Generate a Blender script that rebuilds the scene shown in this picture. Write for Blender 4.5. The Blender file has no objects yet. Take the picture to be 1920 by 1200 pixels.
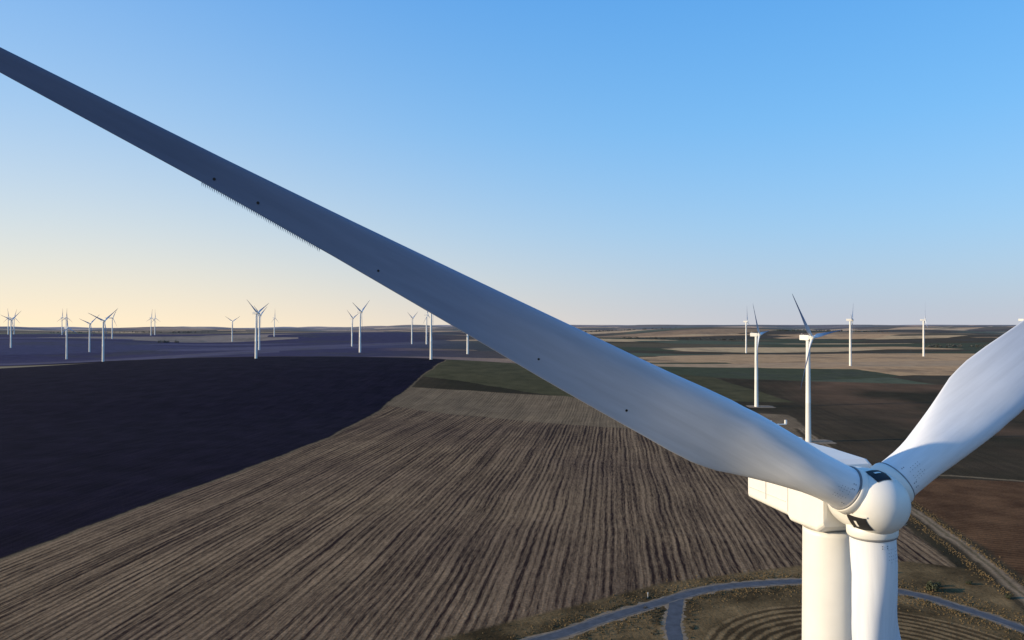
import bpy, bmesh, math, random
import numpy as np
from mathutils import Vector, Matrix
random.seed(4); rng=np.random.RandomState(5)
sc=bpy.context.scene
sc.view_settings.view_transform='Standard'; sc.view_settings.look='None'; sc.view_settings.exposure=0

# ---------------------------------------------------------------- helpers
def link(o,parent=None):
    sc.collection.objects.link(o)
    if parent: o.parent=parent
    return o
def mesh_obj(name,verts,faces,mat=None,parent=None,smooth=False):
    me=bpy.data.meshes.new(name); me.from_pydata([tuple(v) for v in verts],[],faces); me.update()
    if smooth: me.polygons.foreach_set('use_smooth',[True]*len(me.polygons))
    o=bpy.data.objects.new(name,me)
    if mat: me.materials.append(mat)
    return link(o,parent)

class NT:
    def __init__(s,nt): s.nt=nt
    def n(s,t,**kw):
        x=s.nt.nodes.new(t)
        for k,v in kw.items(): setattr(x,k,v)
        return x
    def put(s,sock,v):
        if v is None: return
        if hasattr(v,'links'): s.nt.links.new(v,sock)
        else: sock.default_value=v
    def m(s,op,a,b=None,c=None,clamp=False):
        x=s.n('ShaderNodeMath',operation=op,use_clamp=clamp)
        s.put(x.inputs[0],a); s.put(x.inputs[1],b); s.put(x.inputs[2],c); return x.outputs[0]
    def mix(s,f,a,b,blend='MIX'):
        x=s.n('ShaderNodeMix',data_type='RGBA',blend_type=blend)
        s.put(x.inputs[0],f)
        for i,v in ((6,a),(7,b)):
            if isinstance(v,tuple) and len(v)==3: v=v+(1,)
            s.put(x.inputs[i],v)
        return x.outputs[2]
    def noise(s,vec,scale,detail=3,rough=.55):
        x=s.n('ShaderNodeTexNoise'); s.put(x.inputs['Vector'],vec)
        x.inputs['Scale'].default_value=scale; x.inputs['Detail'].default_value=detail; x.inputs['Roughness'].default_value=rough
        return x.outputs[0]
    def ramp(s,f,stops,interp='LINEAR'):
        x=s.n('ShaderNodeValToRGB'); cr=x.color_ramp; cr.interpolation=interp
        while len(cr.elements)<len(stops): cr.elements.new(.5)
        for e,(p,c) in zip(cr.elements,stops):
            e.position=p; e.color=(c if isinstance(c,tuple) else (c,c,c))+(1,)
        s.put(x.inputs[0],f); return x.outputs[0]
    def mr(s,v,a,b,c=0.,d=1.,smooth=False):
        x=s.n('ShaderNodeMapRange')
        if smooth: x.interpolation_type='SMOOTHSTEP'
        s.put(x.inputs[0],v)
        for i,q in enumerate((a,b,c,d)): x.inputs[i+1].default_value=q
        return x.outputs[0]
    def xyz(s,a,b,c):
        x=s.n('ShaderNodeCombineXYZ'); s.put(x.inputs[0],a); s.put(x.inputs[1],b); s.put(x.inputs[2],c); return x.outputs[0]

def new_mat(name):
    m=bpy.data.materials.new(name); m.use_nodes=True
    t=NT(m.node_tree); b=m.node_tree.nodes['Principled BSDF']; return m,t,b
def simple(name,col,rough=.6,var=.1,scale=3.,bump=0.):
    m,t,b=new_mat(name); g=t.n('ShaderNodeTexCoord').outputs['Object']
    f=t.noise(g,scale,5)
    lo=tuple(c*(1-var) for c in col); hi=tuple(min(1,c*(1+var)) for c in col)
    t.put(b.inputs['Base Color'],t.ramp(f,[(.3,lo),(.7,hi)])); b.inputs['Roughness'].default_value=rough
    if bump:
        bp=t.n('ShaderNodeBump'); bp.inputs['Strength'].default_value=bump; t.put(bp.inputs['Height'],f); t.put(b.inputs['Normal'],bp.outputs[0])
    return m

# ---------------------------------------------------------------- world + sun
SUN_EL=math.radians(15)
sd=Vector((-.988,-.155,0)).normalized()
sun_dir=Vector((sd.x*math.cos(SUN_EL),sd.y*math.cos(SUN_EL),math.sin(SUN_EL)))
w=bpy.data.worlds.new("World"); sc.world=w; w.use_nodes=True
wt=NT(w.node_tree); bg=w.node_tree.nodes['Background']; BS=.15
sky=wt.n('ShaderNodeTexSky',sky_type='NISHITA'); sky.sun_disc=False
sky.sun_elevation=SUN_EL; sky.sun_rotation=math.atan2(sd.x,sd.y)
sky.altitude=100; sky.air_density=1.0; sky.dust_density=.6; sky.ozone_density=1.5
wd_=wt.n('ShaderNodeTexCoord').outputs['Generated']
ws=wt.n('ShaderNodeSeparateXYZ'); wt.put(ws.inputs[0],wd_)
hz=wt.m('MAXIMUM',ws.outputs[2],0.)
az=wt.m('MULTIPLY_ADD',ws.outputs[0],sd.x,wt.m('MULTIPLY',ws.outputs[1],sd.y))
warm=wt.mr(az,-.62,.45,smooth=True)
hazef=wt.m('POWER',2.718,wt.m('MULTIPLY',hz,wt.m('MULTIPLY_ADD',warm,3.6,-9.5)))
def q(c): return tuple(v/BS for v in c)
hc=wt.mix(warm,q((.55,.57,.64)),q((1.05,.87,.61)))
sk=wt.mix(1.,sky.outputs[0],(.72,1.40,1.85),'MULTIPLY')
air=wt.ramp(hz,[(0,(.34,.55,.82)),(.12,(.24,.54,.88)),(.25,(.16,.48,.90)),(.42,(.10,.38,.86)),(.7,(.06,.24,.62)),(1,(.04,.17,.50))])
air=wt.mix(1.,air,(1/BS,1/BS,1/BS),'MULTIPLY')
sk=wt.mix(.80,sk,air)
wt.put(bg.inputs[0],wt.mix(hazef,sk,hc)); bg.inputs[1].default_value=BS
L=bpy.data.lights.new('sun','SUN'); L.energy=5.0; L.angle=math.radians(.5); L.color=(1,.81,.55)
so=link(bpy.data.objects.new('sun',L)); so.rotation_euler=sun_dir.to_track_quat('Z','Y').to_euler()

# ---------------------------------------------------------------- camera (drone)
cam=bpy.data.cameras.new('camera'); cam.lens=26; cam.sensor_width=36; cam.clip_end=80000; cam.clip_start=.5
co=link(bpy.data.objects.new('camera',cam)); co.location=(0,0,89.5); co.rotation_euler=(math.radians(90.41),0,0); sc.camera=co

# ---------------------------------------------------------------- terrain
TURB=[ # x, y, ground z, yaw deg, blade angle deg
 (227.7,569,0,36,8),(271.4,822,-1,56,6),(595,1880,19,60,98),(590,1290,19,62,47),(908,1632,21,70,90),(891,1290,19,50,110),
 (-451.6,1305,31,78,27),(-581,1700,33,85,150),(-807,1460,18,72,38),(-300,1460,36,74,35),(-132,1206,34,75,30),
 (-1132,1880,3,80,95),(-1196,2094,14,74,40),(-453,2094,29,72,25),(-233,2017,38,75,95),(-313,2312,31,70,32),
 (-1105,2920,22,60,30),(-1019,3170,37,80,90),(-1538,2845,36,75,60),(-1641,3362,41,80,85),(-1700,3520,40,80,95),
 (-2069,3400,40,80,90),(-1990,3300,40,80,88),(-2370,3520,42,75,75),(-1445,2133,25,80,40),(-2330,3420,42,80,100),(-90,1500,31,70,90)]
cps=[(a,b,c) for a,b,c,_,_ in TURB]
cps+=[(-1380,1400,7),(0,820,1),(500,820,0),(-500,850,8),(-1000,900,2),(-150,980,20),(0,1000,18),(300,1000,6),(700,1050,8),(1500,1300,15)]
for X in (-2500,-1200,-500,0,500,1200,2500):
    for Y in (-1500,0,500): cps.append((X,Y,0))
for X in (-9000,-5000,-2500,0,2500,5000,9000):
    cps+= [(X,5000,38),(X,9000,56),(X,16000,76),(X,26000,82)]
for X in (-5000,5000,-12000,12000):
    cps+=[(X,0,5),(X,2500,25),(X,-3000,5)]
cps=np.array(cps,float)
S=1000.
def ker(r2): return .5*r2*np.log(np.maximum(r2,1e-12))
P=cps[:,:2]/S; n=len(P)
K=ker(((P[:,None]-P[None])**2).sum(-1))+np.eye(n)*.002
A=np.zeros((n+3,n+3)); A[:n,:n]=K; A[:n,n]=1; A[:n,n+1:]=P; A[n,:n]=1; A[n+1:,:n]=P.T
W=np.linalg.solve(A,np.concatenate([cps[:,2],[0,0,0]]))
def sst(a,b,x):
    t=np.clip((x-a)/(b-a),0,1); return t*t*(3-2*t)
def height(X,Y):
    X=np.asarray(X,float); Y=np.asarray(Y,float)
    q=np.stack([X.ravel()/S,Y.ravel()/S],-1); z=np.zeros(len(q))
    for i in range(n): z+=W[i]*ker(((q-P[i])**2).sum(-1))
    z+=W[n]+W[n+1]*q[:,0]+W[n+2]*q[:,1]
    z=z.reshape(X.shape)
    und=(np.sin(X/610+Y/1310+1.2)+np.sin(X/1270-Y/830)+.7*np.sin(X/370+Y/540+2)+.5*np.sin(X/240-Y/610+4))
    rt=sst(-200,600,X)
    z=z*sst(600,820,Y)+und*(7+7*rt)*sst(2200,4500,Y)+und*10*sst(8000,12000,Y)
    left=sst(0,.3,-X/np.maximum(Y,1))
    z=z-left*sst(5000,9000,Y)*Y/1387*5
    z=np.minimum(z,np.where(Y>4000,88+und*5.0,200))
    return z
k=5.2
u=np.linspace(-1,1,341); gx=18000*np.sinh(k*u)/np.sinh(k)
v=np.linspace(-.6,1,420); gy=300+27000*np.sinh(k*v)/np.sinh(k)
GX,GY=np.meshgrid(gx,gy); GZ=height(GX,GY)
nx,ny=len(gx),len(gy)
verts=np.stack([GX.ravel(),GY.ravel(),GZ.ravel()],-1)
idx=np.arange(nx*ny).reshape(ny,nx)
faces=np.stack([idx[:-1,:-1].ravel(),idx[:-1,1:].ravel(),idx[1:,1:].ravel(),idx[1:,:-1].ravel()],-1)
me=bpy.data.meshes.new('ground'); me.from_pydata(verts.tolist(),[],faces.tolist()); me.update()
me.polygons.foreach_set('use_smooth',[True]*len(me.polygons))
ground=link(bpy.data.objects.new('ground',me))

gm,t,b=new_mat('farmland'); me.materials.append(gm)
pos=t.n('ShaderNodeNewGeometry').outputs['Position']
sp=t.n('ShaderNodeSeparateXYZ'); t.put(sp.inputs[0],pos); X0,Y0=sp.outputs[0],sp.outputs[1]
flat=t.xyz(X0,Y0,0.)
wob=t.m('SUBTRACT',t.noise(flat,.012,3),.5); wob2=t.m('SUBTRACT',t.noise(flat,.15,2),.5)
off=t.m('ADD',t.m('MULTIPLY',wob,14.),t.m('MULTIPLY',wob2,3.))
X=t.m('ADD',X0,off); Y=t.m('ADD',Y0,t.m('MULTIPLY',off,.8))
def halfp(p,q,XX=None,YY=None):   # positive left of p->q
    dx,dy=q[0]-p[0],q[1]-p[1]; l=math.hypot(dx,dy); nx_,ny_=-dy/l,dx/l
    return t.m('MULTIPLY_ADD',XX or X,nx_,t.m('MULTIPLY_ADD',YY or Y,ny_,-(nx_*p[0]+ny_*p[1])))
def poly(pts):
    a=sum(pts[i][0]*pts[(i+1)%len(pts)][1]-pts[(i+1)%len(pts)][0]*pts[i][1] for i in range(len(pts)))
    if a<0: pts=pts[::-1]
    d=None
    for i in range(len(pts)):
        h=halfp(pts[i],pts[(i+1)%len(pts)]); d=h if d is None else t.m('MINIMUM',d,h)
    return d
def mask(d,wd=1.2): return t.mr(d,-wd,wd)
def strip(pts,wd):
    d=None
    for p,q in zip(pts[:-1],pts[1:]):
        dx,dy=q[0]-p[0],q[1]-p[1]; l=math.hypot(dx,dy); a=(p[0]-dx/l*2,p[1]-dy/l*2); c=(q[0]+dx/l*2,q[1]+dy/l*2)
        line=t.m('SUBTRACT',wd,t.m('ABSOLUTE',halfp(p,q)))
        e1=halfp(a,(a[0]+dy,a[1]-dx)); e2=halfp(c,(c[0]-dy,c[1]+dx))
        s=t.m('MINIMUM',line,t.m('MINIMUM',e1,e2)); d=s if d is None else t.m('MAXIMUM',d,s)
    return d
# noises
nbig=t.noise(flat,.006,4); nmid=t.noise(flat,.04,5,.6); nfine=t.noise(flat,.9,4,.7)
detail=t.m('MULTIPLY_ADD',t.m('SUBTRACT',nfine,.5),1.8,1.)
detail=t.m('MULTIPLY',detail,t.m('MULTIPLY_ADD',t.m('SUBTRACT',nmid,.5),.9,1.))
# row coords
rd=(.136,.991)
V=t.m('MULTIPLY_ADD',X0,rd[1],t.m('MULTIPLY',Y0,-rd[0])); U=t.m('MULTIPLY_ADD',X0,rd[0],t.m('MULTIPLY',Y0,rd[1]))
Vw=t.m('ADD',V,t.m('MULTIPLY',wob,4.))
r1=t.noise(t.xyz(t.m('MULTIPLY',Vw,.6),t.m('MULTIPLY',U,.009),0.),1.,4,.65)
r2=t.noise(t.xyz(t.m('MULTIPLY',Vw,.10),t.m('MULTIPLY',U,.002),7.),1.,2)
r3=t.m('SINE',t.m('MULTIPLY',Vw,2*math.pi/2.9))
r4=t.noise(t.xyz(t.m('MULTIPLY',Vw,1.3),t.m('MULTIPLY',U,.16),11.),1.,2)
rows=t.m('ADD',t.m('ADD',t.mr(r1,.36,.64),t.m('MULTIPLY',t.mr(r2,.35,.65),.45)),t.m('MULTIPLY',r3,.30))
rows=t.m('ADD',rows,t.m('MULTIPLY',t.m('SUBTRACT',r4,.5),1.7))
rows=t.mr(rows,.1,1.4)
stub=t.mix(rows,(.030,.016,.012),(.310,.200,.108))
stub=t.mix(t.mr(nbig,.35,.65),stub,t.mix(rows,(.027,.015,.012),(.215,.136,.080)))
# distant patchwork
vr=t.n('ShaderNodeTexVoronoi',distance='MANHATTAN'); vr.inputs['Scale'].default_value=1.
ang=.28
px=t.m('MULTIPLY_ADD',X,math.cos(ang)/800,t.m('MULTIPLY',Y,math.sin(ang)/800)); py=t.m('MULTIPLY_ADD',X,-math.sin(ang)/330,t.m('MULTIPLY',Y,math.cos(ang)/330))
t.put(vr.inputs['Vector'],t.xyz(px,py,0.)); vr.inputs['Randomness'].default_value=.9
cs=t.n('ShaderNodeSeparateColor'); t.put(cs.inputs[0],vr.outputs['Color'])
right=t.ramp(cs.outputs[0],[(0,(.070,.052,.030)),(.2,(.50,.30,.15)),(.32,(.12,.088,.048)),(.5,(.56,.37,.19)),(.62,(.070,.072,.038)),(.78,(.32,.20,.105)),(.88,(.10,.105,.062))],'CONSTANT')
left=t.ramp(cs.outputs[1],[(0,(.050,.043,.082)),(.4,(.090,.080,.125)),(.7,(.065,.060,.105)),(.86,(.26,.20,.16))],'CONSTANT')  # dark plough tones lifted blue-grey: haze painted into the field colours
lr=t.mr(t.m('MULTIPLY_ADD',Y,.10,t.m('ADD',X,-60.)),-200,200)
farY=t.mr(Y,3600,4300)
patch=t.mix(t.m('MAXIMUM',lr,farY),left,right)
scr=t.mr(t.noise(flat,.004,6,.72),.5,.62)
patch=t.mix(t.m('MULTIPLY',scr,.5),patch,(.066,.060,.052))
patch=t.mix(t.mr(Y,3000,20000,0.,.62),patch,(.38,.37,.44))  # distance haze painted into the base colour, paler and bluer with Y
# base olive-brown field on the right
base=t.mix(t.mr(nbig,.38,.62),(.038,.030,.015),(.078,.052,.029))
rr_=t.noise(t.xyz(t.m('MULTIPLY',Vw,.2),t.m('MULTIPLY',U,.004),3.),1.,3)
base=t.mix(t.mr(rr_,.4,.6,0.,.35),base,(.030,.022,.014))
br=t.mr(t.noise(flat,.0045,2),.45,.62)
base=t.mix(t.m('MULTIPLY',br,t.mr(X,330,420)),base,(.15,.085,.048))
col=base
fm=t.m('MAXIMUM',t.m('MINIMUM',halfp((-200,1215),(260,1110)),t.m('SUBTRACT',1500.,t.m('ABSOLUTE',X))),t.m('MINIMUM',halfp((260,1200),(15000,1200)),t.m('SUBTRACT',X,200.)))
fm=t.m('MAXIMUM',fm,t.m('SUBTRACT',Y,1330.))
col=t.mix(mask(fm,6),col,patch)
col=t.mix(mask(poly([(150,1235),(2600,1420),(2600,1540),(900,1440),(150,1275)]),6),col,(.44,.28,.155))
# green strip field
col=t.mix(mask(poly([(-146,1015),(60,880),(330,860),(300,1110),(-150,1225)])),col,t.mix(nmid,(.055,.050,.022),(.110,.088,.042)))
# dark ploughland
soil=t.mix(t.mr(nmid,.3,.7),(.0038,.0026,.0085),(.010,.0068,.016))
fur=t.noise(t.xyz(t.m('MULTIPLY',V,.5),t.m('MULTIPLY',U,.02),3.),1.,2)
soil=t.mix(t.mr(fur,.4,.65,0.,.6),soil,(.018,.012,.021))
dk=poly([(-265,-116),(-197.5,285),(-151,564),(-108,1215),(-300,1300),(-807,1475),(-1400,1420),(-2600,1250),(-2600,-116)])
A1=poly([(-400,-100),(-400,963),(-150,803),(240,553),(165,282),(130,110),(80,-100)])
B1=poly([(-400,969),(-150,806),(240,556),(300,850),(60,885),(-146,1010),(-400,1060)])
col=t.mix(mask(B1),col,t.mix(.45,stub,(.25,.178,.100)))
col=t.mix(mask(A1),col,stub)
col=t.mix(t.m('MULTIPLY',mask(strip([(-150,804),(240,554)],2.4),1.),.7),col,(.20,.14,.08))
col=t.mix(t.m('MULTIPLY',mask(strip([(-185,390),(-20,352),(120,300)],1.0),1.),.2),col,(.2,.14,.09))
# brown field right
rowsb=t.m('SINE',t.m('MULTIPLY',t.m('MULTIPLY_ADD',X0,.35,t.m('MULTIPLY',Y0,.93)),2*math.pi/3.3))
brown=t.mix(t.m('MULTIPLY_ADD',rowsb,.25,t.mr(nmid,.3,.7)),(.070,.033,.015),(.155,.078,.036))
col=t.mix(mask(poly([(203,440),(259,438),(293,423),(900,300),(900,150),(150,150),(178,268)])),col,brown)
col=t.mix(mask(strip([(203,450),(259,440),(293,425),(500,370)],1.6),1.),col,(.20,.14,.08))
# verge / grass round the access road
grass=t.mix(t.mr(nmid,.35,.65),(.055,.036,.016),(.20,.128,.058))
vg=poly([(-75,175),(-20,212),(50,256),(107,277),(150,281),(181,262),(215,150),(200,60),(-75,60)])
ringd=t.m('SQRT',t.m('ADD',t.m('POWER',t.m('SUBTRACT',X0,98.),2.),t.m('POWER',t.m('SUBTRACT',Y0,190.),2.)))
ring=t.m('SINE',t.m('MULTIPLY',t.m('ADD',ringd,t.m('MULTIPLY',wob,8.)),2*math.pi/3.1))
ring=t.m('ADD',ring,t.m('MULTIPLY',wob2,3.5))
ringc=t.mix(t.mr(ring,-.6,.9),(.055,.034,.016),(.25,.160,.075))
col=t.mix(mask(vg),col,grass)
col=t.mix(mask(t.m('SUBTRACT',t.m('MULTIPLY_ADD',wob2,6.,48.),ringd),1.),col,t.mix(.8,grass,ringc))
# main right track: two wheel lines with grass between
tk=[(130,60),(155,180),(170,246),(195,365),(227,517),(250,640)]
col=t.mix(mask(strip(tk,6.5),1.5),col,(.065,.045,.024))
col=t.mix(mask(strip(tk,2.6),1.),col,(.27,.185,.11))
col=t.mix(mask(strip(tk,.6),.6),col,(.13,.095,.05))
# plough on top, with grass edge
col=t.mix(mask(t.m('ADD',dk,3.5),1.),col,(.15,.105,.06))
col=t.mix(mask(t.m('ADD',dk,1.2),.6),col,(.03,.022,.018))
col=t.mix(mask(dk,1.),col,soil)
col=t.mix(mask(poly([(-1600,1130),(-1000,1300),(-800,1400),(-1400,1500),(-2600,1500),(-2600,1050)]),8),col,(.24,.19,.12))
col=t.mix(1.,col,t.xyz(detail,detail,detail),'MULTIPLY')
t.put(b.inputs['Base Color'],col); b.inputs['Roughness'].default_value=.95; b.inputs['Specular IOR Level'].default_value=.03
bp=t.n('ShaderNodeBump'); bp.inputs['Strength'].default_value=.6; bp.inputs['Distance'].default_value=.5
t.put(bp.inputs['Height'],nfine); t.put(b.inputs['Normal'],bp.outputs[0])

# ---------------------------------------------------------------- roads
asph=simple('asphalt',(.055,.058,.070),.85,.35,.35)
gravel=simple('gravel',(.20,.14,.085),.95,.35,.4)
def catmull(p,n=12):
    out=[]; p=[Vector(q) for q in p]; p=[2*p[0]-p[1]]+p+[2*p[-1]-p[-2]]
    for i in range(1,len(p)-2):
        for j in range(n):
            s=j/n; out.append(.5*((2*p[i])+(p[i+1]-p[i-1])*s+(2*p[i-1]-5*p[i]+4*p[i+1]-p[i+2])*s*s+(-p[i-1]+3*p[i]-3*p[i+1]+p[i+2])*s**3))
    out.append(p[-2]); return out
def ribbon(name,pts,wd,z,mat,parent=None,jit=0,off=0):
    c=catmull(pts); vs=[];fs=[]
    for i,p in enumerate(c):
        d=(c[min(i+1,len(c)-1)]-c[max(i-1,0)]).normalized(); nn=Vector((-d.y,d.x))
        for s in (-1,1):
            q=p+nn*(off+s*(wd/2+random.uniform(-jit,jit))); vs.append((q.x,q.y,z))
    for i in range(len(c)-1): fs.append((2*i,2*i+1,2*i+3,2*i+2))
    return mesh_obj(name,vs,fs,mat,parent)
main=[(-110,150),(-60,175),(6,210),(27.7,225.6),(46.5,238.6),(67.2,251.7),(89,257.5),(108,258.5),(132,248),(142,235),(151,217.7),(165,180),(185,110)]
road=link(bpy.data.objects.new('access_road',None))
ribbon('shoulder',main,6.8,.02,gravel,road,.8); ribbon('asphalt',main,4.7,.04,asph,road,.2)
side=[(54,243),(51,232),(48,221),(46.3,208),(44,180),(40,120)]
ribbon('side_shoulder',side,6.2,.028,gravel,road,.8); ribbon('side_asphalt',side,4.4,.05,asph,road,.2)
dust=simple('dusty_wheel_track',(.13,.115,.10),.95,.4,.25)
for o_ in (-1.9,1.95): ribbon('dusty_edge',main,.5,.056,dust,road,.18,o_)
for i,(x,y) in enumerate([(227.7,569),(271.4,822)]):
    pad=[]
    for a in range(24):
        th=a/24*2*math.pi; r=1/max(abs(math.cos(th))/15,abs(math.sin(th))/11); r*=random.uniform(.9,1.05)
        px_,py_=x+5+r*math.cos(th),y+r*math.sin(th); pad.append((px_,py_,float(height(px_,py_))+.12))
    mesh_obj('gravel_pad',pad,[tuple(range(24))],gravel)

# ---------------------------------------------------------------- wind turbines
white=simple('white_tower_paint',(.81,.785,.725),.45,.03,.7)
blm,bt,bb=new_mat('blade_gelcoat_painted_shade')
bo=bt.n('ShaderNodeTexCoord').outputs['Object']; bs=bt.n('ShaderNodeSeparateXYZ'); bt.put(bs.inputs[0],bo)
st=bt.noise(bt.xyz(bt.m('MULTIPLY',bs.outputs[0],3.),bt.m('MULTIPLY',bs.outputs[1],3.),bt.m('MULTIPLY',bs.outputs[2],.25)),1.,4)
bc=bt.ramp(bt.mr(bs.outputs[2],4.,54.),[(0,(.80,.81,.83)),(.16,(.60,.64,.72)),(.4,(.28,.34,.48)),(.7,(.13,.17,.27)),(1,(.10,.13,.22))])  # root-to-tip darkening: shade on the near blade painted into the base colour
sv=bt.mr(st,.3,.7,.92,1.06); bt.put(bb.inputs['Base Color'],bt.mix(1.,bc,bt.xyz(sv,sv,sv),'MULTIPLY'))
bb.inputs['Roughness'].default_value=.45; bb.inputs['Specular IOR Level'].default_value=.25
dark=simple('dark_opening',(.015,.015,.018),.6,.2,3)
seam=simple('seam_rubber',(.20,.20,.21),.7,.2,3)
RL=54.
RS=[1.5,2.2,3.0,4.0,5.0,6.0,7.2,8.5,10,11.5,13,14.5,17,19.5,22,25,28,31,34,37,40,43,46,49,51.5,53,53.7,54]
def interp(r,tab): return float(np.interp(r,[a for a,_ in tab],[c for _,c in tab]))
chord=lambda r:interp(r,[(1.5,2.3),(3.2,2.3),(4,2.42),(6,3.0),(8.5,3.75),(10,3.9),(11.5,3.8),(13.5,3.55),(19,3.05),(24,2.52),(31,1.85),(36.7,1.42),(46.8,.95),(51.5,.66),(53,.42),(54,.08)])
twist=lambda r:math.radians(interp(r,[(0,22),(8,22),(12,18),(20,14),(30,11),(44,9),(54,8)]))
thick=lambda r:interp(r,[(0,1),(3.2,1),(6,.66),(9,.40),(14,.28),(25,.21),(54,.15)])
ax=lambda r:interp(r,[(0,.5),(3.2,.5),(9,.36),(15,.33),(54,.30)])
circ=lambda r:1-interp(r,[(0,0),(3.2,0),(8.5,1),(54,1)])
def prof(x): return 5*(.2969*math.sqrt(x)-.126*x-.3516*x*x+.2843*x**3-.1030*x**4)
def bpt(r,x,side):   # x: 0=LE..1=TE ; side +1 pressure(faces upwind -Y)
    c=chord(r); tc=thick(r); w_=circ(r); w_=w_*w_*(3-2*w_)
    h=prof(x)*tc*c*(.8 if side>0 else 1.2); hc=math.sqrt(max(0,x*(1-x)))*c*max(tc,.55)
    hh=h*(1-w_)+hc*w_+.006; s=c*(ax(r)-x)
    camb=-.03*c*(1-w_)*4*x*(1-x)
    y=hh*side+camb; b_=twist(r)
    tx=s*math.cos(b_)-y*math.sin(b_); nn=s*math.sin(b_)+y*math.cos(b_)
    return (tx,-(nn),r)
NS=20
vs=[];fs=[]
R=[]
for a,c in zip(RS[:-1],RS[1:]): R+= [a,(a+c)/2]
R.append(RS[-1])
for r in R:
    for j in range(NS):
        x=.5*(1-math.cos(math.pi*j/NS)); vs.append(bpt(r,x,1))
    for j in range(NS):
        x=.5*(1+math.cos(math.pi*j/NS)); vs.append(bpt(r,x,-1))
M=2*NS
for i in range(len(R)-1):
    for j in range(M): fs.append((i*M+j,i*M+(j+1)%M,(i+1)*M+(j+1)%M,(i+1)*M+j))
fs.append(tuple(range((len(R)-1)*M,len(R)*M))); fs.append(tuple(range(M))[::-1])
blade_me=bpy.data.meshes.new('blade'); blade_me.from_pydata(vs,[],fs)
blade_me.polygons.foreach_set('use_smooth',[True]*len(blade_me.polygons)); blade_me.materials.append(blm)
bm=bmesh.new(); bm.from_mesh(blade_me); bmesh.ops.recalc_face_normals(bm,faces=bm.faces); bm.to_mesh(blade_me); bm.free()

def revolve(prof_,axis='Z',seg=48):
    vs=[];fs=[]
    for (z,r) in prof_:
        for j in range(seg):
            a=2*math.pi*j/seg
            if axis=='Z': vs.append((r*math.cos(a),r*math.sin(a),z))
            else: vs.append((r*math.cos(a),-z,r*math.sin(a)))  # axis along -Y (upwind)
    for i in range(len(prof_)-1):
        for j in range(seg): fs.append((i*seg+j,i*seg+(j+1)%seg,(i+1)*seg+(j+1)%seg,(i+1)*seg+j))
    fs.append(tuple(range(seg))); fs.append(tuple(range((len(prof_)-1)*seg,len(prof_)*seg)))
    return vs,fs
def me_from(name,vf,mat,smooth=True):
    m=bpy.data.meshes.new(name); m.from_pydata(vf[0],[],vf[1]); m.materials.append(mat)
    bm=bmesh.new(); bm.from_mesh(m); bmesh.ops.recalc_face_normals(bm,faces=bm.faces)
    bm.to_mesh(m); bm.free()
    for p in m.polygons: p.use_smooth=smooth and len(p.vertices)<=4
    return m
HZ=80.0; OV=3.45
tp=[(-.6,2.15),(0,2.15)]+[(z,2.1-.6*z/77.7) for z in (2,10,20,29.8)]+[(30,1.90),(30.1,1.868)]+[(z,2.1-.6*z/77.7) for z in (45,55,55.2,65,77.4)]+[(77.7,1.5)]
tower_me=me_from('tower',revolve(tp),white)
SPR=[(-1.6,1.40),(-1.55,1.58),(-1.2,1.66),(-.4,1.72),(.3,1.71),(.8,1.63),(1.2,1.48),(1.5,1.27),(1.75,.97),(1.92,.62),(2.0,.28),(2.02,.02)]
def spr(z): return float(np.interp(z,[a for a,_ in SPR],[c for _,c in SPR]))
spin_me=me_from('spinner',revolve(SPR,'Y'),white)
def nacelle():
    st=[ # y, halfwidth, zbottom, ztop
     (1.75-OV,1.40,-1.5,1.45),(1.8-OV,1.60,-1.8,1.65),(2.3-OV,1.70,-2.2,1.85),(4.9-OV,1.70,-2.25,1.95),(5.15-OV,1.70,-2.0,1.97),(9.6-OV,1.68,-1.9,2.0),(9.75-OV,1.6,-1.75,1.9),(9.78-OV,1.4,-1.55,1.7)]
    vs=[];fs=[]
    for y,hw,zb,zt in st:
        r=.28; pts=[]
        for cx,cz,a0 in ((hw-r,zt-r,0),(-(hw-r),zt-r,90),(-(hw-r),zb+r,180),(hw-r,zb+r,270)):
            for a in (0,30,60,90):
                th=math.radians(a0+a); pts.append((cx+r*math.cos(th),y,cz+r*math.sin(th)))
        vs+=pts
    m_=16
    for i in range(len(st)-1):
        for j in range(m_): fs.append((i*m_+j,i*m_+(j+1)%m_,(i+1)*m_+(j+1)%m_,(i+1)*m_+j))
    fs.append(tuple(range(m_))); fs.append(tuple(range((len(st)-1)*m_,len(st)*m_)))
    return vs,fs
nac_me=me_from('nacelle',nacelle(),white)
nac_me.polygons.foreach_set('use_smooth',[False]*len(nac_me.polygons))
col_me=me_from('blade_collar',revolve([(1.0,1.28),(1.70,1.28),(1.77,1.24)],'Z'),white)
seam_me=me_from('blade_seam',revolve([(1.75,1.2),(1.77,1.235),(1.84,1.235),(1.86,1.2)],'Z'),seam)
def box(cx,cy,cz,sx,sy,sz):
    v=[(cx+a*sx/2,cy+b_*sy/2,cz+c*sz/2) for a in (-1,1) for b_ in (-1,1) for c in (-1,1)]
    return v,[(0,1,3,2),(4,6,7,5),(0,4,5,1),(2,3,7,6),(0,2,6,4),(1,5,7,3)]
def joinvf(l):
    V_=[];F_=[]
    for v_,f_ in l:
        o=len(V_); V_+=v_; F_+=[tuple(i+o for i in f) for f in f_]
    return V_,F_
mast_me=me_from('weather_mast',joinvf([box(0,5.3,2.5,.08,.08,1.1),box(0,5.3,3.0,1.2,.06,.06),box(-.55,5.3,3.15,.12,.12,.25),box(.55,5.3,3.15,.12,.12,.25),box(.9,4.6,2.1,.5,.5,.25)]),white,False)
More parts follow.
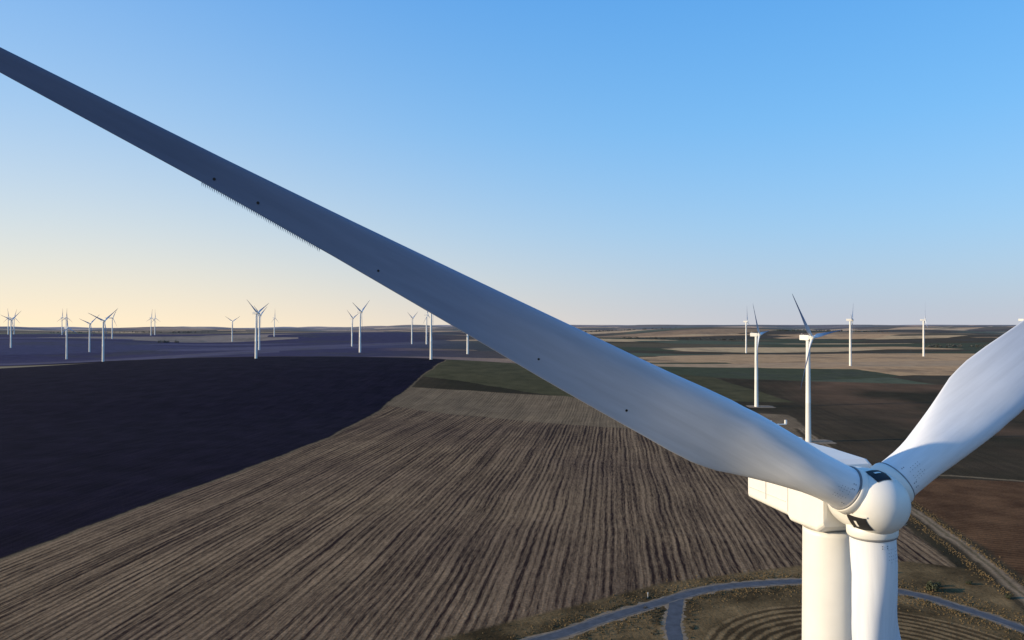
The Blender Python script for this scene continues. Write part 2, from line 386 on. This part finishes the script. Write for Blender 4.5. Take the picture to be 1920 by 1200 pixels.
trim_me=me_from('panel_trim',joinvf([box(-1.715,1.6,-.1,.03,.04,3.2),box(-1.715,4.0,.0,.03,.04,3.0),box(-1.715,3.9,-1.15,.03,4.2,.035),box(1.715,1.6,-.1,.03,.04,3.2),box(1.715,3.9,-1.15,.03,4.2,.035)]),simple('trim_grey',(.55,.54,.52),.6,.1),False)

def turbine(x,y,z,yaw,phi,detail=False):
    e=link(bpy.data.objects.new('wind_turbine',None)); e.location=(x,y,z); e.rotation_euler=(0,0,math.radians(yaw))
    def part(nm,me_,loc=(0,0,0),rot=(0,0,0),par=e):
        o=bpy.data.objects.new(nm,me_); link(o,par); o.location=loc; o.rotation_euler=rot; return o
    part('tower',tower_me); part('nacelle',nac_me,(0,0,HZ)); part('spinner',spin_me,(0,-OV,HZ)); part('weather_mast',mast_me,(0,0,HZ))
    if detail: part('panel_trim',trim_me,(0,0,HZ))
    for i in range(3):
        th=math.radians(90-(phi+120*i))
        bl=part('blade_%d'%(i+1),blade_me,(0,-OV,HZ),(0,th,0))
        part('collar_%d'%(i+1),col_me,(0,-OV,HZ),(0,th,0))
        if detail:
            part('seam_%d'%(i+1),seam_me,(0,-OV,HZ),(0,th,0)); details(part,i,th,bl)
        else: bl.scale=(.8,.8,.78)
    return e
teeth=[];tf=[]
r=31.6
while r<37.4:
    a=Vector(bpt(r,1,1)); c=Vector(bpt(r+.055,1,1)); q=Vector(bpt(r-.03,1,1)); d=(Vector(bpt(r,1,1))-Vector(bpt(r,.9,1))).normalized()
    tip=q+d*random.uniform(.12,.17); k0=len(teeth); up=Vector((0,.012,0))
    a-=d*.03; c-=d*.03
    teeth+= [a,c,tip,a+up,c+up,tip+up]; tf+=[(k0,k0+1,k0+2),(k0+5,k0+4,k0+3),(k0,k0+2,k0+5,k0+3),(k0+1,k0+4,k0+5,k0+2)]
    r+=.085
teeth_me=me_from('serrations',([tuple(p) for p in teeth],tf),simple('serration_grey',(.20,.24,.32),.6,.1),False)
def disc_on_blade(r,x,rad,side=1):
    c=Vector(bpt(r,x,side)); dx=(Vector(bpt(r,x+.02,side))-Vector(bpt(r,x-.02,side))).normalized(); dz=(Vector(bpt(r+.2,x,side))-Vector(bpt(r-.2,x,side))).normalized()
    nn=dx.cross(dz); nn=-nn if nn.y>0 else nn
    if side<0: nn=-nn
    vs=[c+nn*.015+ (dx*math.cos(a)+dz*math.sin(a))*rad for a in [j*math.pi/5 for j in range(10)]]
    return [tuple(p) for p in vs],[tuple(range(10))]
rec_me=me_from('receptors',joinvf([disc_on_blade(r,x,rad) for r,x,rad in ((37.0,.72,.07),(34.9,.72,.07),(28.8,.76,.06),(20.0,.74,.06),(14.7,.78,.07))]),dark,False)
dots=[]
for rr in (2.3,2.48,2.66,2.84,3.0):
    for xx in (.33,.39,.45,.55,.61):
        if random.random()<.75: dots.append(disc_on_blade(rr,xx,.022))
for rr in (2.1,2.22):
    for xx in (.2,.3,.7): dots.append(disc_on_blade(rr,xx,.035))
dots_me=me_from('root_marks',joinvf(dots),simple('mark_grey',(.25,.27,.31),.6,.1),False)
def details(part,i,th,bl):
    for nm,m_ in (('serrations',teeth_me),('receptors',rec_me),('root_marks',dots_me)): part(nm+'_%d'%(i+1),m_,(0,0,0),(0,0,0),bl)
    vs=[];fs=[];n1=8
    def grid(z0,z1,a0,a1,off,shear=0):
        k0=len(vs)
        for p in range(n1+1):
            for q in range(n1+1):
                z=z0+(z1-z0)*p/n1; a=a0+(a1-a0)*q/n1+shear*p/n1; rr=spr(z)+off
                vs.append((rr*math.cos(a),-z-(off if z>1 else 0),rr*math.sin(a)))
        for p in range(n1):
            for q in range(n1): fs.append((k0+p*(n1+1)+q,k0+p*(n1+1)+q+1,k0+(p+1)*(n1+1)+q+1,k0+(p+1)*(n1+1)+q))
    grid(.25,1.3,-.32,.26,.02,.1)
    ha=math.pi/2-th+math.radians(60)
    part('hatch_opening_%d'%(i+1),me_from('hatch',(list(vs),list(fs)),dark),(0,-OV,HZ),(0,-ha,0))
    vs.clear();fs.clear(); grid(.17,1.37,-.38,-.315,.05,.1); grid(.17,.26,-.38,.29,.05); grid(.62,.78,-.1,.12,.05)
    part('hatch_rim_%d'%(i+1),me_from('hatch_rim',(list(vs),list(fs)),white),(0,-OV,HZ),(0,-ha,0))

YW=12.5; yw=math.radians(YW)
hubx,huby=19.35,40.0
turbine(hubx-OV*math.sin(yw),huby+OV*math.cos(yw),0,YW,153.5,True)
for x,y,z,yaw,phi in TURB:
    turbine(x,y,float(height(x,y)),yaw,phi)

# ---------------------------------------------------------------- vegetation
leafm=simple('foliage',(.045,.05,.022),.8,.4,1.5)
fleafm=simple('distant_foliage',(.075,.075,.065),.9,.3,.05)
bark=simple('bark',(.08,.06,.04),.9,.2,3)
def foliage(clusters,nl,size):
    vs=[];fs=[]
    for (c,rx,rz) in clusters:
        for _ in range(nl):
            d=Vector((random.gauss(0,1),random.gauss(0,1),random.gauss(0,1))).normalized()*random.random()**.4
            p=Vector(c)+Vector((d.x*rx,d.y*rx,d.z*rz)); q=Vector((random.gauss(0,1),random.gauss(0,1),random.gauss(0,1))).normalized()
            a=q.orthogonal().normalized()*size*random.uniform(.6,1.3); b_=q.cross(a).normalized()*size*random.uniform(.4,.9)
            k0=len(vs); vs+=[tuple(p-a),tuple(p-b_),tuple(p+a),tuple(p+b_)]; fs.append((k0,k0+1,k0+2,k0+3))
    return vs,fs
def shrub(x,y,s):
    e=link(bpy.data.objects.new('shrub',None)); e.location=(x,y,float(height(x,y)))
    tv=[]
    for j in range(5):
        a=j*1.3; top=Vector((math.cos(a)*s*.5,math.sin(a)*s*.5,s*.8))
        d=[]
        for (q,rr) in ((Vector((0,0,-.1)),.09*s),(top*.5+Vector((0,0,.1)),.05*s),(top,.015*s)):
            d.append([tuple(q+Vector((math.cos(h)*rr,math.sin(h)*rr,0))) for h in (0,1.57,3.14,4.71)])
        V_=sum(d,[]); F_=[(i*4+m_,i*4+(m_+1)%4,(i+1)*4+(m_+1)%4,(i+1)*4+m_) for i in range(2) for m_ in range(4)]
        tv.append((V_,F_))
    o=bpy.data.objects.new('limbs',me_from('limbs',joinvf(tv),bark)); link(o,e)
    cl=[((random.uniform(-.7,.7)*s,random.uniform(-.6,.6)*s,random.uniform(.35,1.0)*s),random.uniform(.25,.45)*s,random.uniform(.2,.4)*s) for _ in range(11)]
    o=bpy.data.objects.new('leaves',me_from('leaves',foliage(cl,90,.13*s),leafm,False)); link(o,e)
shrub(141.5,249,2.6); shrub(146,254,1.3); shrub(163,243,1.2); shrub(137,268,1.0); shrub(158,256,1.1)
cen=catmull(main,14); cside=catmull(side,14)
cl=[]
for c_,n_ in ((cen,150),(cside,90)):
    for _ in range(n_):
        i=random.randrange(1,len(c_)-1); p=c_[i]; d=(c_[i+1]-c_[i-1]).normalized(); nn=Vector((-d.y,d.x))
        p=p+nn*random.choice((-1,1,-1))*(3.9+abs(random.gauss(0,1.4)))
        if c_ is cside and p.y>235: continue
        if c_ is cen and abs(p.x-51)<5 and p.y<243: continue
        s=random.uniform(.2,.6); cl.append(((p.x,p.y,s*.5),s*1.5,s*.6))
mesh_obj('roadside_scrub',*foliage(cl,36,.17),simple('scrub',(.055,.045,.022),.9,.4,.8))
dry=simple('dry_grass',(.16,.11,.048),.9,.4,.3)
vs=[];fs=[]
for _ in range(6500):
    if random.random()<.6:
        i=random.randrange(1,len(cen)-1); p=cen[i]; d=(cen[i+1]-cen[i-1]).normalized(); nn=Vector((-d.y,d.x)); p=p+nn*random.choice((-1,1))*(3.4+abs(random.gauss(0,4.5)))+d*random.uniform(-2,2)
        if abs(p.x-(51+(p.y-232)*.2))<3.5 and p.y<243: continue
    else:
        s=random.random(); p=Vector((170+s*57,246+s*271))+Vector((random.choice((-1,1))*(3.5+abs(random.gauss(0,2))),0))
    h=random.uniform(.15,.5); r_=random.uniform(.12,.3)
    for m_ in range(3):
        a=random.uniform(0,6.28); k0=len(vs)
        vs+=[(p.x-r_*math.cos(a),p.y-r_*math.sin(a),0),(p.x+r_*math.cos(a),p.y+r_*math.sin(a),0),(p.x+r_*.5*math.cos(a+1),p.y+.2*math.sin(a),h)]; fs.append((k0,k0+1,k0+2))
mesh_obj('dry_grass',vs,fs,dry)
cl=[]
for (x0,y0,x1,y1,cnt) in ((480,3250,1050,3330,60),(-1290,2700,-1240,2750,9),(1500,4200,2300,4500,70),(300,5200,1200,5350,60),(-3300,5300,-2300,5600,60),(1300,2300,1600,2360,25)):
    for i in range(cnt):
        s=random.random(); x=x0+(x1-x0)*s+random.uniform(-12,12); y=y0+(y1-y0)*s+random.uniform(-15,15); rz=random.uniform(3,6)
        cl.append(((x,y,float(height(x,y))+rz*.8),random.uniform(4,9),rz))
mesh_obj('distant_trees',*foliage(cl,40,1.8),fleafm)
pm=joinvf([box(0,0,.75,.16,.16,1.5),box(0,0,1.62,.34,.10,.3)])
o=mesh_obj('marker_post',*pm,white); o.location=(44.6,243.5,0)
